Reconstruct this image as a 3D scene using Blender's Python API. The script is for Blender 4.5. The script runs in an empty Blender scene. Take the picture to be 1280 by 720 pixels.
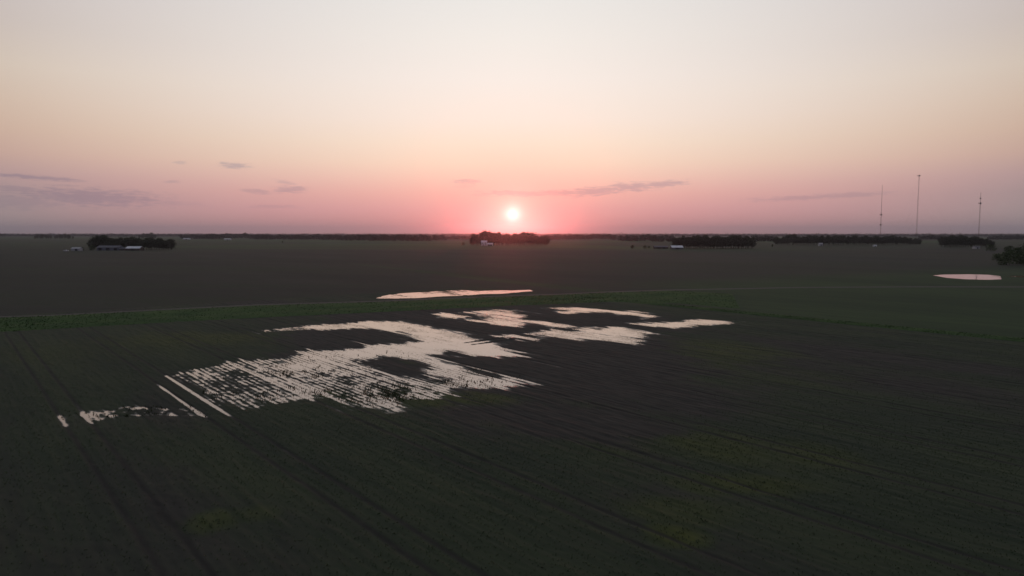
import bpy, math, random
import numpy as np

random.seed(7)
rng = np.random.default_rng(7)
sc = bpy.context.scene
COL = sc.collection
R = math.radians
PI = math.pi

# ------------------------------------------------------------------ camera
CAM_H, FPX, HORIZON = 20.0, 853.0, 291.6
PITCH = math.atan((360 - HORIZON) / FPX)
cam_d = bpy.data.cameras.new('camera')
cam_d.sensor_width = 36.0
cam_d.lens = 36.0 * FPX / 1280.0
cam_d.clip_start = 0.5
cam_d.clip_end = 60000
cam = bpy.data.objects.new('camera', cam_d)
COL.objects.link(cam)
cam.location = (0, 0, CAM_H)
cam.rotation_euler = (PI / 2 - PITCH, 0, 0)
sc.camera = cam

# ------------------------------------------------------------------ view, sampling
sc.view_settings.view_transform = 'Standard'
sc.view_settings.look = 'None'
sc.view_settings.exposure = 0.0
sc.view_settings.gamma = 1.0
sc.view_settings.use_curve_mapping = False
sc.render.engine = 'CYCLES'
sc.cycles.use_denoising = True
sc.cycles.max_bounces = 6
sc.cycles.diffuse_bounces = 2
sc.cycles.glossy_bounces = 3
sc.cycles.volume_bounces = 0
sc.cycles.filter_width = 1.6

SUN_EL = R(1.54)


def lin(c):
    return tuple(((v / 255) / 12.92 if v / 255 <= .04045 else ((v / 255 + .055) / 1.055) ** 2.4) for v in c)


# ------------------------------------------------------------------ world
world = bpy.data.worlds.new('World')
sc.world = world
world.use_nodes = True
NT = world.node_tree
NT.nodes.clear()


class N:
    """small helper that wires node math"""
    def __init__(s, nt): s.nt = nt

    def new(s, t, **k):
        n = s.nt.nodes.new(t)
        for a, b in k.items(): setattr(n, a, b)
        return n

    def put(s, sock, v):
        if isinstance(v, bpy.types.NodeSocket): s.nt.links.new(v, sock)
        elif v is not None: sock.default_value = v

    def m(s, op, a, b=None, c=None, clamp=False):
        n = s.new('ShaderNodeMath', operation=op)
        n.use_clamp = clamp
        s.put(n.inputs[0], a)
        if b is not None: s.put(n.inputs[1], b)
        if c is not None: s.put(n.inputs[2], c)
        return n.outputs[0]

    def vm(s, op, a, b=None, out=0):
        n = s.new('ShaderNodeVectorMath', operation=op)
        s.put(n.inputs[0], a)
        if b is not None: s.put(n.inputs[1], b)
        return n.outputs[out]

    def mr(s, v, a, b, c=0.0, d=1.0, kind='SMOOTHSTEP'):
        n = s.new('ShaderNodeMapRange', interpolation_type=kind)
        s.put(n.inputs[0], v)
        for i, q in enumerate((a, b, c, d)): s.put(n.inputs[1 + i], q)
        return n.outputs[0]

    def mix(s, f, a, b, mode='MIX'):
        n = s.new('ShaderNodeMix', data_type='RGBA', blend_type=mode)
        s.put(n.inputs[0], f)
        for i, q in ((6, a), (7, b)):
            if isinstance(q, tuple) and len(q) == 3: q = (*q, 1)
            s.put(n.inputs[i], q)
        return n.outputs[2]

    def ramp(s, v, stops, ip='EASE'):
        n = s.new('ShaderNodeValToRGB')
        r = n.color_ramp
        r.interpolation = ip
        while len(r.elements) < len(stops): r.elements.new(0.5)
        for e, (p, c) in zip(r.elements, stops):
            e.position = p
            e.color = (*c, 1) if isinstance(c, tuple) else (c, c, c, 1)
        s.put(n.inputs[0], v)
        return n.outputs[0]

    def noise(s, vec, scale, detail=3, rough=.5, out=0, dist=0.0):
        n = s.new('ShaderNodeTexNoise')
        s.put(n.inputs['Vector'], vec)
        n.inputs['Scale'].default_value = scale
        n.inputs['Detail'].default_value = detail
        n.inputs['Roughness'].default_value = rough
        n.inputs['Distortion'].default_value = dist
        return n.outputs[out]


w = N(NT)
tc = w.new('ShaderNodeTexCoord').outputs['Generated']
dirn = w.vm('NORMALIZE', tc)
sp = w.new('ShaderNodeSeparateXYZ')
NT.links.new(dirn, sp.inputs[0])
DX, DY, DZ = sp.outputs
elev = w.m('MULTIPLY', w.m('ARCSINE', DZ), 180 / PI)
azs = w.m('MULTIPLY', w.m('ARCTAN2', DX, DY), 180 / PI)
azi = w.m('ABSOLUTE', azs)


def el_of(y): return math.degrees(math.atan((HORIZON - y) / FPX * (1 / (1 + ((HORIZON - 360) * (y - 360) / FPX ** 2)))))


def ramp_stops(tab):
    # table rows (photo row, colour) -> position on an elevation scale of 0..32 degrees
    out = [(max(0.0, el_of(y)) / 32, lin(c)) for y, c in tab]
    return sorted(out, key=lambda q: q[0])


eN = w.m('DIVIDE', elev, 32.0, clamp=True)
RC = w.ramp(eN, ramp_stops([(291, (230, 156, 156)), (278, (233, 156, 157)), (262, (236, 164, 166)), (243, (245, 180, 172)),
                            (225, (249, 200, 184)), (205, (251, 218, 196)), (180, (251, 228, 208)), (150, (250, 233, 220)),
                            (100, (247, 236, 227)), (50, (242, 235, 227)), (0, (236, 232, 226))]) +
            [(1.0, lin((196, 196, 200)))], 'LINEAR')
RE = w.ramp(eN, ramp_stops([(291, (178, 157, 156)), (270, (176, 153, 152)), (250, (174, 148, 148)), (232, (185, 153, 151)),
                            (210, (201, 167, 153)), (185, (208, 178, 158)), (155, (212, 188, 168)), (120, (213, 196, 179)),
                            (75, (203, 190, 181)), (0, (198, 189, 188))]) +
            [(1.0, lin((168, 168, 174)))], 'LINEAR')
RB = w.ramp(eN, [(0.0, lin((96, 96, 112))), (0.25, lin((112, 104, 124))), (0.5, lin((116, 114, 126))), (1.0, lin((114, 116, 126)))], 'LINEAR')
fa = w.m('POWER', w.m('DIVIDE', azi, 36.5, clamp=True), 1.6)
fb = w.mr(azi, 30, 115)
sky = w.mix(fb, w.mix(fa, RC, RE), RB)
zen = w.mr(elev, 22, 75)
sky = w.mix(zen, sky, lin((118, 120, 130)))

# direction to the sun: its disc, its aureole and the pink light round it
SUN_DIR = (0.0012, math.cos(SUN_EL), math.sin(SUN_EL))
dt = w.vm('DOT_PRODUCT', dirn, SUN_DIR, out=1)
ang = w.m('MULTIPLY', w.m('ARCCOSINE', w.m('MINIMUM', dt, 1.0)), 180 / PI)
core = w.m('EXPONENT', w.m('MULTIPLY', w.m('POWER', w.m('DIVIDE', ang, 0.54), 1.4), -1.0))
mid = w.m('EXPONENT', w.m('MULTIPLY', w.m('POWER', w.m('DIVIDE', ang, 1.75), 1.5), -1.0))
wide = w.m('EXPONENT', w.m('MULTIPLY', w.m('POWER', w.m('DIVIDE', ang, 4.2), 1.6), -1.0))

sky = w.mix(w.m('MULTIPLY', wide, .5), sky, lin((250, 150, 150)))
sky = w.mix(w.m('MULTIPLY', mid, .72), sky, lin((255, 208, 186)))
# thin low clouds, placed by bearing and elevation
cn = w.new('ShaderNodeCombineXYZ')
NT.links.new(w.m('MULTIPLY', azs, 0.8), cn.inputs[0])
NT.links.new(w.m('MULTIPLY', elev, 4.5), cn.inputs[1])
cnz = w.noise(cn.outputs[0], 1.5, 6, .62)
cnw = w.m('SUBTRACT', cnz, 0.5)
CL = [(648, 242.5, 46, 2.8, .02, .9), (700, 241.5, 34, 2.8, 0, .95), (742, 240, 36, 4.4, -.08, 1), (785, 234.5, 34, 4.4, -.05, 1), (825, 231, 32, 3.2, -.06, .95),
      (584, 227.5, 17, 2.4, 0, .8), (581, 233.5, 13, 2.0, 0, .3), (297, 207.8, 18, 3.0, .03, .95), (366, 237.5, 20, 3.6, -.04, .8),
      (325, 240, 19, 2.4, .08, .65), (360, 229, 14, 2.0, .2, .55), (48, 222.5, 60, 2.2, .055, .9), (120, 247, 92, 8.5, .02, .85),
      (28, 236, 45, 2.2, .02, .6), (20, 252, 75, 7.5, .02, .5), (230, 204.5, 8, 1.8, 0, .5), (219, 228, 10, 1.7, 0, .5), (215, 254, 48, 3, .03, .3),
      (345, 258.5, 34, 1.8, 0, .35), (1000, 247.5, 66, 2.4, -.03, .55), (1060, 244, 50, 2.6, -.02, .5), (605, 244, 14, 1.6, 0, .4)]
cm = None
for (px, py, hw, hh, tilt, st) in CL:
    a0 = math.degrees(math.atan((px - 640) / FPX))
    cf = math.cos(R(a0))
    wa = math.degrees(hw / FPX) * cf * cf
    we = math.degrees(hh / FPX) * cf * 1.25
    e0 = math.degrees(math.atan((HORIZON - py) / FPX * cf))
    da = w.m('SUBTRACT', azs, a0)
    de = w.m('SUBTRACT', w.m('ADD', elev, w.m('MULTIPLY', da, tilt)), e0)
    q = w.m('ADD', w.m('POWER', w.m('ABSOLUTE', w.m('DIVIDE', da, wa)), 2.0), w.m('POWER', w.m('ABSOLUTE', w.m('DIVIDE', de, we)), 2.0))
    q = w.m('ADD', w.m('SQRT', q), w.m('MULTIPLY', cnw, 3.2))
    k = w.mr(q, 1.4, 0.3, 0.0, st)
    cm = k if cm is None else w.m('MAXIMUM', cm, k)
sky = w.mix(cm, sky, w.mix(1.0, sky, (0.66, 0.71, 0.85), 'MULTIPLY'))

addc = w.new('ShaderNodeMix', data_type='RGBA', blend_type='ADD')
addc.inputs[0].default_value = 1.0
NT.links.new(sky, addc.inputs[6])
NT.links.new(w.mix(core, (0, 0, 0), (1.2, 1.15, 1.15)), addc.inputs[7])
sky = addc.outputs[2]

nish = w.new('ShaderNodeTexSky', sky_type='NISHITA')
nish.sun_disc = False
nish.sun_elevation = SUN_EL
nish.sun_rotation = 0.0
nish.altitude = 300
nish.air_density = 1.0
nish.dust_density = 3.0
nish.ozone_density = 2.0
bg1 = w.new('ShaderNodeBackground')
bg1.inputs['Strength'].default_value = 0.05
NT.links.new(w.mix(1.0, nish.outputs[0], (.22, .22, .30), 'MULTIPLY'), bg1.inputs['Color'])
bg2 = w.new('ShaderNodeBackground')
bg2.inputs['Strength'].default_value = 1.0
NT.links.new(sky, bg2.inputs['Color'])
ash = w.new('ShaderNodeAddShader')
NT.links.new(bg1.outputs[0], ash.inputs[0])
NT.links.new(bg2.outputs[0], ash.inputs[1])
wo = w.new('ShaderNodeOutputWorld')
NT.links.new(ash.outputs[0], wo.inputs['Surface'])
world.cycles.sampling_method = 'MANUAL'
world.cycles.sample_map_resolution = 1024

# ------------------------------------------------------------------ sun
sd = bpy.data.lights.new('sun', 'SUN')
sd.energy = 0.24
sd.angle = R(0.5)
sd.color = (1.0, 0.165, 0.115)
sun = bpy.data.objects.new('sun', sd)
COL.objects.link(sun)
sun.rotation_euler = (-(PI / 2 - SUN_EL), 0, 0)   # shines from +Y, low over the horizon, towards the camera
sun.location = (0, 500, 300)

# ------------------------------------------------------------------ helpers


def ground_at(px, py):
    """where the sight line through a point of the picture meets the ground"""
    x = (px - 640) / FPX
    y = (360 - py) / FPX
    dy = math.cos(PITCH) + y * math.sin(PITCH)
    dz = -math.sin(PITCH) + y * math.cos(PITCH)
    t = -CAM_H / dz
    return x * t, dy * t


def dist_of(py): return ground_at(640, py)[1]


TH = R(39.88)
CT, ST = math.cos(TH), math.sin(TH)


def uv_of(x, y): return -x * ST + y * CT, x * CT + y * ST


def xy_of(u, v): return -u * ST + v * CT, u * CT + v * ST


def tag(o, label=None, cat=None, group=None, kind=None):
    if label: o['label'] = label
    if cat: o['category'] = cat
    if group: o['group'] = group
    if kind: o['kind'] = kind
    return o


def link(name, me, mat=None, parent=None, loc=(0, 0, 0), rz=0.0):
    o = bpy.data.objects.new(name, me)
    COL.objects.link(o)
    if mat is not None and me is not None: me.materials.append(mat)
    o.location = loc
    o.rotation_euler = (0, 0, rz)
    if parent: o.parent = parent
    return o


def np_mesh(name, V, F, smooth=False):
    V = np.asarray(V, dtype=np.float32).reshape(-1, 3)
    F = np.asarray(F, dtype=np.int32)
    me = bpy.data.meshes.new(name)
    n, k = F.shape
    me.vertices.add(len(V))
    me.vertices.foreach_set('co', V.ravel())
    me.loops.add(n * k)
    me.loops.foreach_set('vertex_index', F.ravel())
    me.polygons.add(n)
    me.polygons.foreach_set('loop_start', np.arange(0, n * k, k, dtype=np.int32))
    me.polygons.foreach_set('loop_total', np.full(n, k, dtype=np.int32))
    me.update(calc_edges=True)
    if smooth: me.polygons.foreach_set('use_smooth', np.ones(n, dtype=bool))
    return me


class MB:
    def __init__(s): s.v = []; s.f = []

    def add(s, V, F):
        b = len(s.v)
        s.v += [tuple(p) for p in V]
        s.f += [tuple(i + b for i in f) for f in F]
        return s

    def box(s, x0, x1, y0, y1, z0, z1):
        return s.add([(x0, y0, z0), (x1, y0, z0), (x1, y1, z0), (x0, y1, z0), (x0, y0, z1), (x1, y0, z1), (x1, y1, z1), (x0, y1, z1)],
                     [(0, 3, 2, 1), (4, 5, 6, 7), (0, 1, 5, 4), (1, 2, 6, 5), (2, 3, 7, 6), (3, 0, 4, 7)])

    def tube(s, a, b, ra, rb=None, n=8):
        rb = ra if rb is None else rb
        a = np.array(a, float); b = np.array(b, float)
        d = b - a; d /= np.linalg.norm(d)
        t = np.array((0, 0, 1.0)) if abs(d[2]) < .9 else np.array((1.0, 0, 0))
        p = np.cross(d, t); p /= np.linalg.norm(p); q = np.cross(d, p)
        V = []
        for c, r in ((a, ra), (b, rb)):
            for i in range(n):
                g = 2 * PI * i / n
                V.append(c + r * (math.cos(g) * p + math.sin(g) * q))
        F = [(i, (i + 1) % n, n + (i + 1) % n, n + i) for i in range(n)] + [tuple(range(n - 1, -1, -1)), tuple(range(n, 2 * n))]
        return s.add(V, F)

    def gable(s, x0, x1, y0, y1, z0, z1, t=.15):
        """pitched roof with its ridge along x, eaves at z0, ridge at z1"""
        ym = (y0 + y1) / 2
        V = [(x0, y0, z0), (x1, y0, z0), (x1, ym, z1), (x0, ym, z1), (x0, y1, z0), (x1, y1, z0)]
        V += [(x, y, z - t) for x, y, z in V]
        F = [(0, 1, 2, 3), (3, 2, 5, 4), (6, 9, 8, 7), (9, 10, 11, 8), (0, 6, 7, 1), (4, 5, 11, 10), (0, 3, 9, 6), (3, 4, 10, 9), (1, 7, 8, 2), (2, 8, 11, 5)]
        return s.add(V, F)

    def build(s, name, mat, parent=None, loc=(0, 0, 0), rz=0):
        me = bpy.data.meshes.new(name)
        me.from_pydata(s.v, [], s.f)
        me.update()
        return link(name, me, mat, parent, loc, rz)


def mat_base(name, rough=.9, spec=.2):
    m = bpy.data.materials.new(name)
    m.use_nodes = True
    nt = m.node_tree
    b = nt.nodes['Principled BSDF']
    b.inputs['Roughness'].default_value = rough
    b.inputs['Specular IOR Level'].default_value = spec
    return m, N(nt), b


def mat_noise(name, c1, c2, scale=1.0, rough=.9, spec=.2, detail=3, bump=0.0):
    m, n, b = mat_base(name, rough, spec)
    tcn = n.new('ShaderNodeTexCoord').outputs['Object']
    nz = n.noise(tcn, scale, detail)
    n.put(b.inputs['Base Color'], n.mix(n.mr(nz, .3, .7), c1, c2))
    if bump:
        bp = n.new('ShaderNodeBump'); bp.inputs['Strength'].default_value = bump; bp.inputs['Distance'].default_value = .05
        n.put(bp.inputs['Height'], nz); n.put(b.inputs['Normal'], bp.outputs[0])
    return m


def empty(name, loc, rz=0.0):
    o = bpy.data.objects.new(name, None)
    COL.objects.link(o)
    o.location = loc
    o.rotation_euler = (0, 0, rz)
    return o


# numpy value noise -------------------------------------------------
def vnoise(x, y, seed=0):
    r = np.random.default_rng(seed)
    T = r.random((256, 256))
    xi = np.floor(x).astype(int); yi = np.floor(y).astype(int)
    fx = x - xi; fy = y - yi
    fx = fx * fx * (3 - 2 * fx); fy = fy * fy * (3 - 2 * fy)
    a = T[xi & 255, yi & 255]; b = T[(xi + 1) & 255, yi & 255]
    c = T[xi & 255, (yi + 1) & 255]; d = T[(xi + 1) & 255, (yi + 1) & 255]
    return (a * (1 - fx) + b * fx) * (1 - fy) + (c * (1 - fx) + d * fx) * fy


def fbm(x, y, seed=0, oct=4, gain=.5):
    s = 0; a = 1; t = 0
    for i in range(oct):
        s = s + a * vnoise(x * 2 ** i, y * 2 ** i, seed + i); t += a; a *= gain
    return s / t - .5


def poly_sd(P, X, Y):
    """signed distance to a closed outline, negative inside"""
    P = np.asarray(P, float)
    d2 = np.full(X.shape, 1e12); ins = np.zeros(X.shape, bool)
    for i in range(len(P)):
        x1, y1 = P[i]; x2, y2 = P[(i + 1) % len(P)]
        ex, ey = x2 - x1, y2 - y1
        L = ex * ex + ey * ey + 1e-9
        t = np.clip(((X - x1) * ex + (Y - y1) * ey) / L, 0, 1)
        dx = X - (x1 + t * ex); dy = Y - (y1 + t * ey)
        d2 = np.minimum(d2, dx * dx + dy * dy)
        c = ((y1 > Y) != (y2 > Y)) & (X < ex * (Y - y1) / (ey if abs(ey) > 1e-9 else 1e-9) + x1)
        ins ^= c
    d = np.sqrt(d2)
    return np.where(ins, -d, d)


# ------------------------------------------------------------------ the flooded crop field (real relief under a level water sheet)
GZ = 0.14                     # ground level; the water stands at z = 0
ROW = 0.7625
TRK = 16 * ROW                # wheel tracks repeat every sixteen rows
WET = [   # (depth of the hollow, outline on the ground given by sight lines)
    (.062, [(376, 409.5), (400, 406.5), (440, 404), (465, 401), (498, 402.5), (523, 406), (546, 413.5), (596, 425), (618, 431), (632, 438), (655, 446), (634, 446), (607, 444),
           (590, 445), (565, 439), (537, 443), (560, 456), (548, 455), (525, 450), (501, 447.5), (476, 446), (455, 449), (440, 454), (400, 462), (360, 462), (352, 452),
           (372, 443), (372, 439), (407, 438.5), (427, 438.5), (440, 435), (457, 432), (476, 430.5), (501, 430.5), (526, 427), (512, 421), (498, 415.5), (470, 411.2), (440, 410.6), (415, 412), (400, 411.5)]),
    (.004, [(221, 470), (237, 463.5), (259, 462), (280, 457), (300, 453), (320, 450), (332, 448.5), (350, 450), (368, 447), (380, 441), (440, 444), (452, 452), (457, 462), (482, 471),
           (509, 474), (530, 478), (540, 482), (534, 489), (552, 492), (532, 498), (507, 501.5), (484, 508), (462, 507), (447, 504), (430, 496), (408, 490), (386, 496), (374, 499),
           (347, 505), (319, 508), (304, 513), (286, 506), (276, 498), (255, 486), (238, 478)]),
    (.045, [(538, 452), (560, 456), (573, 459), (593, 465), (607, 471), (634, 471.5), (668, 480.5), (640, 484), (618, 485), (600, 487), (575, 486), (552, 489), (545, 484), (560, 479), (572, 475), (545, 470), (536, 468), (545, 460)]),
    (-.048, [(100, 519.5), (120, 516.5), (150, 511), (178, 508), (214, 510), (240, 513), (246, 519), (214, 519.5), (178, 521), (130, 523), (108, 526)]),
    (.06, [(545, 393), (556, 391.8), (579, 395.6), (566, 397.4), (550, 396.4)]),
    (.034, [(574, 391), (612, 387.2), (641, 388), (650, 393), (668, 392.6), (655, 396.5), (650, 399.5), (672, 400), (695, 403), (719, 408.6), (699, 409.4), (677, 406.5), (655, 404),
            (641, 408), (619, 406.4), (603, 403.4), (587, 400.7), (617, 400.4), (608, 395), (590, 392.4)]),
    (.048, [(660, 417), (695, 413), (708, 415.4), (723, 412), (735, 409.5), (747, 412.6), (770, 409.5), (784, 412.6), (802, 415.5), (805, 422.6), (794, 429.6), (770, 427.4), (747, 425.4), (723, 425), (700, 422.6), (680, 419.5)]),
    (.032, [(681, 385), (714, 384.2), (747, 385.8), (770, 388), (794, 388.4), (820, 395.4), (808, 397.8), (794, 394), (777, 393.4), (765, 390.6), (742, 390), (719, 391.6), (698, 392.2), (706, 388)]),
    (.038, [(789, 405), (805, 403.6), (840, 403.6), (864, 400.2), (888, 399.8), (919, 401.2), (902, 404.6), (878, 406.2), (859, 408.6), (841, 410), (817, 408.6), (801, 407.4)]),
    (.055, [(640, 419.5), (662, 421.5), (690, 424), (672, 425), (650, 423.2), (618, 420.2)]),
    (-.040, [(330, 413.2), (376, 408.6), (440, 404.5), (478, 401), (440, 408), (376, 412), (330, 415)]),
]
U0, U1, V0, V1 = 8.0, 204.0, -12.0, 152.0
du, dv = 0.30, ROW / 6
nu = int((U1 - U0) / du) + 1
nv = int((V1 - V0) / dv) + 1
ug = np.linspace(U0, U1, nu); vg = np.linspace(V0, V1, nv)
UU, VV = np.meshgrid(ug, vg, indexing='ij')
XX = -UU * ST + VV * CT
YY = UU * CT + VV * ST
# edge wander, drawn out along the rows
WN = fbm(UU / 7.0, VV / 1.5, 11, 4) * 1.0
base = np.full(UU.shape, GZ)
wet = np.full(UU.shape, 99.0)
shallow = np.zeros(UU.shape)
fringe = np.zeros(UU.shape)
for dep, P in WET:
    G = [ground_at(a, b) for a, b in P]
    gx = [p[0] for p in G]; gy = [p[1] for p in G]
    pad = 9
    msk = (XX > min(gx) - pad) & (XX < max(gx) + pad) & (YY > min(gy) - pad) & (YY < max(gy) + pad)
    sdv = np.full(UU.shape, 99.0)
    sdv[msk] = poly_sd(G, XX[msk], YY[msk])
    s = np.where(sdv > 90, 99.0, sdv + WN * 2.6)
    hb = np.where(s < 0, -dep * np.clip(-s / (2.6 if dep > .07 else 2.0), 0, 1), GZ - (GZ - max(-dep, 0)) * np.exp(-np.maximum(s, 0) / 2.6))
    hb = np.where(s > 90, GZ, hb)
    base = np.minimum(base, hb)
    wet = np.minimum(wet, s)
    if dep < 0: fringe = np.maximum(fringe, np.clip(1 - s / 2, 0, 1))
    if dep == .004: shallow = np.clip(1 - s / 3, 0, 1)


def tri(ph): return .5 - .5 * np.cos(2 * PI * ph)


hump = (tri(VV / ROW + .5) - .5) * (.008 + .044 * shallow * np.clip(.9 + 2.2 * fbm(UU / 2.6, VV / 2.0, 45, 3), .1, 1.6))
tp = (VV - 9.0) % TRK
trk = np.minimum(np.abs(tp - .0), np.minimum(np.abs(tp - 2.2), np.abs(tp - TRK)))
trk_m = np.clip(1 - trk / .34, 0, 1)
tn = fbm(UU / 11.0, VV / 3.0, 31, 3)
trk_h = -trk_m ** .7 * (.095 + .10 * tn) * np.clip(1.0 - np.maximum(wet, 0) / 4, .35, 1)
near_w = np.clip(1 - wet / 4, 0, 1)
far_w = near_w * np.clip((VV - 70) / 15, 0, 1)
relief = fbm(UU / 15.0, VV / 2.4, 77, 4) * .17 * far_w + fbm(UU / 16.0, VV / 1.3, 78, 3) * .16 * near_w * (1 - shallow) + fbm(UU / 10.0, VV / .6, 55, 4) * (.10 - .05 * shallow + .07 * near_w * (1 - shallow)) + fbm(UU / .7, VV / .45, 57, 3) * (.03 + .11 * shallow) + fbm(UU / 4.5, VV / 3.5, 58, 3) * (.03 + .08 * shallow) + fbm(UU / 3.0, VV / .6, 51, 4) * .09 + fbm(UU / 16, VV / 8, 61, 3) * .10 + fbm(UU / .9, VV / .5, 71, 3) * .055
relief = relief * (1 - .35 * fringe) + fringe * fbm(UU / .9, VV / .45, 73, 3) * .15
fade = np.clip(np.minimum.reduce([UU - U0, U1 - UU, VV - V0, V1 - VV]) / 1.5, 0, 1)
flat_near = np.maximum(np.clip((base + .14) / .16, .35, 1), shallow)
Z = GZ + ((base - GZ) + hump * flat_near * (1 - trk_m) + trk_h + relief * np.clip(flat_near, .6, 1)) * fade
for (v_, ua, ub, lev) in [(23.35, 75.0, 105.0, -.045), (21.1, 77.5, 100.3, -.03), (11.15, 88, 95.5, .035), (33.6, 84, 112.0, -.03), (35.75, 88, 113.2, -.03), (45.8, 75.0, 111.5, -.04), (47.95, 73.2, 115.0, -.04),
                         (58.0, 78, 118, -.03), (60.2, 72, 110, -.015), (70.2, 70, 84, .0)]:
    uw = np.clip(np.minimum(UU - ua, ub - UU) / 4.0, 0, 1) ** .5
    wd = .28 * (1 + .5 * fbm(UU / 2.5, VV * 0 + v_, 33, 3))
    m_ = np.clip(1.35 - np.abs(VV - v_ - .12 * fbm(UU / 8, VV * 0, int(v_), 2)) / wd, 0, 1) * uw
    Z = Z * (1 - m_) + np.minimum(Z, lev + .05 * fbm(UU / 1.6, VV / .4, 37, 3)) * m_
# ruts left where a machine turned across the rows
for (a, b) in (((582, 428.4), (628, 422.4)), ((590, 430.8), (640, 424.2))):
    pa, pb = ground_at(*a), ground_at(*b)
    ex, ey = pb[0] - pa[0], pb[1] - pa[1]
    L = ex * ex + ey * ey
    t = np.clip(((XX - pa[0]) * ex + (YY - pa[1]) * ey) / L, 0, 1)
    d = np.hypot(XX - pa[0] - t * ex, YY - pa[1] - t * ey)
    Z += .16 * np.exp(-(d / .45) ** 2)

# how much crop stands where (1 thick, 0 bare mud)
crop = .72 + fbm(UU / 30, VV / 12, 81, 4) * 1.5
crop = crop - np.clip(1 - np.maximum(wet, 0) / 9, 0, 1) * .2 + np.clip((VV - 110) / 40, 0, 1) * .35
BARE = [(500, 420, 120, 26, .9), (680, 425, 150, 45, .75), (640, 395, 200, 9, .8), (1000, 440, 140, 26, .35), (760, 510, 190, 40, .5), (720, 460, 120, 20, .6), (400, 420, 40, 8, .6), (870, 620, 90, 14, .25)]
GREEN = [(240, 425, 110, 9, .7), (560, 497, 90, 12, .8), (480, 500, 60, 9, .6), (540, 480, 30, 6, .8), (400, 492, 26, 6, 1.0), (905, 440, 70, 14, .65), (870, 452, 90, 10, .4), (90, 440, 120, 14, .3),
         (900, 560, 60, 18, .7), (1010, 572, 55, 18, .6), (940, 608, 80, 13, .9), (846, 672, 34, 14, 1.1), (845, 640, 60, 16, .5), (780, 560, 80, 14, .3), (268, 652, 28, 14, .7), (320, 645, 30, 10, .4), (720, 500, 60, 10, .3), (1000, 470, 80, 12, .3)]
ppx = lambda X, Y: (640 + X / (Y * math.cos(PITCH) + CAM_H * math.sin(PITCH)) * FPX)


def py_of(Y): return 360 - FPX * (Y * math.sin(PITCH) - CAM_H * math.cos(PITCH)) / (Y * math.cos(PITCH) + CAM_H * math.sin(PITCH))


def blob(px, py, hw, hh):
    """an oval patch of ground with a real centre and real half axes"""
    cx, cy = ground_at(px, py)
    rx = abs(ground_at(px + hw, py)[0] - cx)
    ry = abs(ground_at(px, py - hh)[1] - ground_at(px, py + hh)[1]) / 2
    q = np.sqrt(((XX - cx) / rx) ** 2 + ((YY - cy) / ry) ** 2) + fbm(UU / 9, VV / 2.4, int(px + py), 4) * 1.05
    return np.clip(1.45 - q, 0, 1) ** 1.0


yel = np.zeros(UU.shape)
for b in BARE: crop = crop - blob(*b[:4]) * b[4]
for b in GREEN:
    k = blob(*b[:4]) * b[4]
    crop = crop + k * .7
    yel = np.maximum(yel, k)
crop = np.clip(crop, 0, 1)

idx = np.arange(nu * nv).reshape(nu, nv)
F = np.stack([idx[:-1, :-1], idx[1:, :-1], idx[1:, 1:], idx[:-1, 1:]], -1).reshape(-1, 4)[:, ::-1]
Vp = np.stack([XX, YY, Z], -1).reshape(-1, 3)


# material of the near, flooded field
mf, n, b = mat_base('crop_field_soil', .95, .12)
at = n.new('ShaderNodeAttribute'); at.attribute_name = 'crop'
ay = n.new('ShaderNodeAttribute'); ay.attribute_name = 'lush'
atk = n.new('ShaderNodeAttribute'); atk.attribute_name = 'rut'
gp = n.new('ShaderNodeNewGeometry').outputs['Position']
rot = n.new('ShaderNodeVectorRotate', rotation_type='Z_AXIS')
rot.inputs['Angle'].default_value = -TH
n.put(rot.inputs['Vector'], gp)
sxyz = n.new('ShaderNodeSeparateXYZ'); n.put(sxyz.inputs[0], rot.outputs[0])
vv = sxyz.outputs[0]; uu = sxyz.outputs[1]
strch = n.new('ShaderNodeMapping'); strch.inputs['Scale'].default_value = (1.0, .22, 1.0); n.put(strch.inputs['Vector'], rot.outputs[0])
n1 = n.noise(strch.outputs[0], 1.1, 5, .65)
n2 = n.noise(strch.outputs[0], .12, 4, .6)
n3 = n.noise(gp, 5.0, 4, .6)
rows = n.m('COSINE', n.m('MULTIPLY', vv, 2 * PI / ROW))      # +1 on the crop line
rowm = n.mr(n.m('ADD', rows, n.m('MULTIPLY', n.m('SUBTRACT', n3, .5), 1.6)), -.3, .8)
soil = n.mix(n.mr(n1, .3, .7), (0.034, 0.034, 0.030), (0.053, 0.050, 0.044))
green = n.mix(n.mr(n2, .3, .7), (0.031, 0.043, 0.028), (0.046, 0.060, 0.032))
lush = n.mix(n.mr(n1, .3, .75), (0.055, 0.068, 0.018), (0.100, 0.112, 0.028))
green = n.mix(n.m('MULTIPLY', ay.outputs['Fac'], .7, clamp=True), green, lush)
cov = n.m('MULTIPLY', n.mr(n.m('ADD', at.outputs['Fac'], n.m('MULTIPLY', n.m('SUBTRACT', n1, .5), .5)), .15, .75), n.m('ADD', n.m('MULTIPLY', rowm, .10), .90), clamp=True)
cov = n.m('MULTIPLY', cov, n.m('SUBTRACT', 1.0, n.m('MULTIPLY', atk.outputs['Fac'], .85)))
colr = n.mix(cov, soil, green)
colr = n.mix(n.m('MULTIPLY', atk.outputs['Fac'], .5), colr, (0.016, 0.015, 0.015))
zc = n.new('ShaderNodeSeparateXYZ'); n.put(zc.inputs[0], gp)
wetm = n.mr(n.m('ADD', zc.outputs[2], n.m('MULTIPLY', n.m('SUBTRACT', n3, .5), .05)), .055, .0)
n.put(b.inputs['Base Color'], n.mix(n.m('MULTIPLY', wetm, .45), colr, (0.040, 0.031, 0.026)))
n.put(b.inputs['Roughness'], n.m('SUBTRACT', .95, n.m('MULTIPLY', wetm, .55)))
n.put(b.inputs['Specular IOR Level'], n.m('ADD', .12, n.m('MULTIPLY', wetm, .22)))

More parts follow.
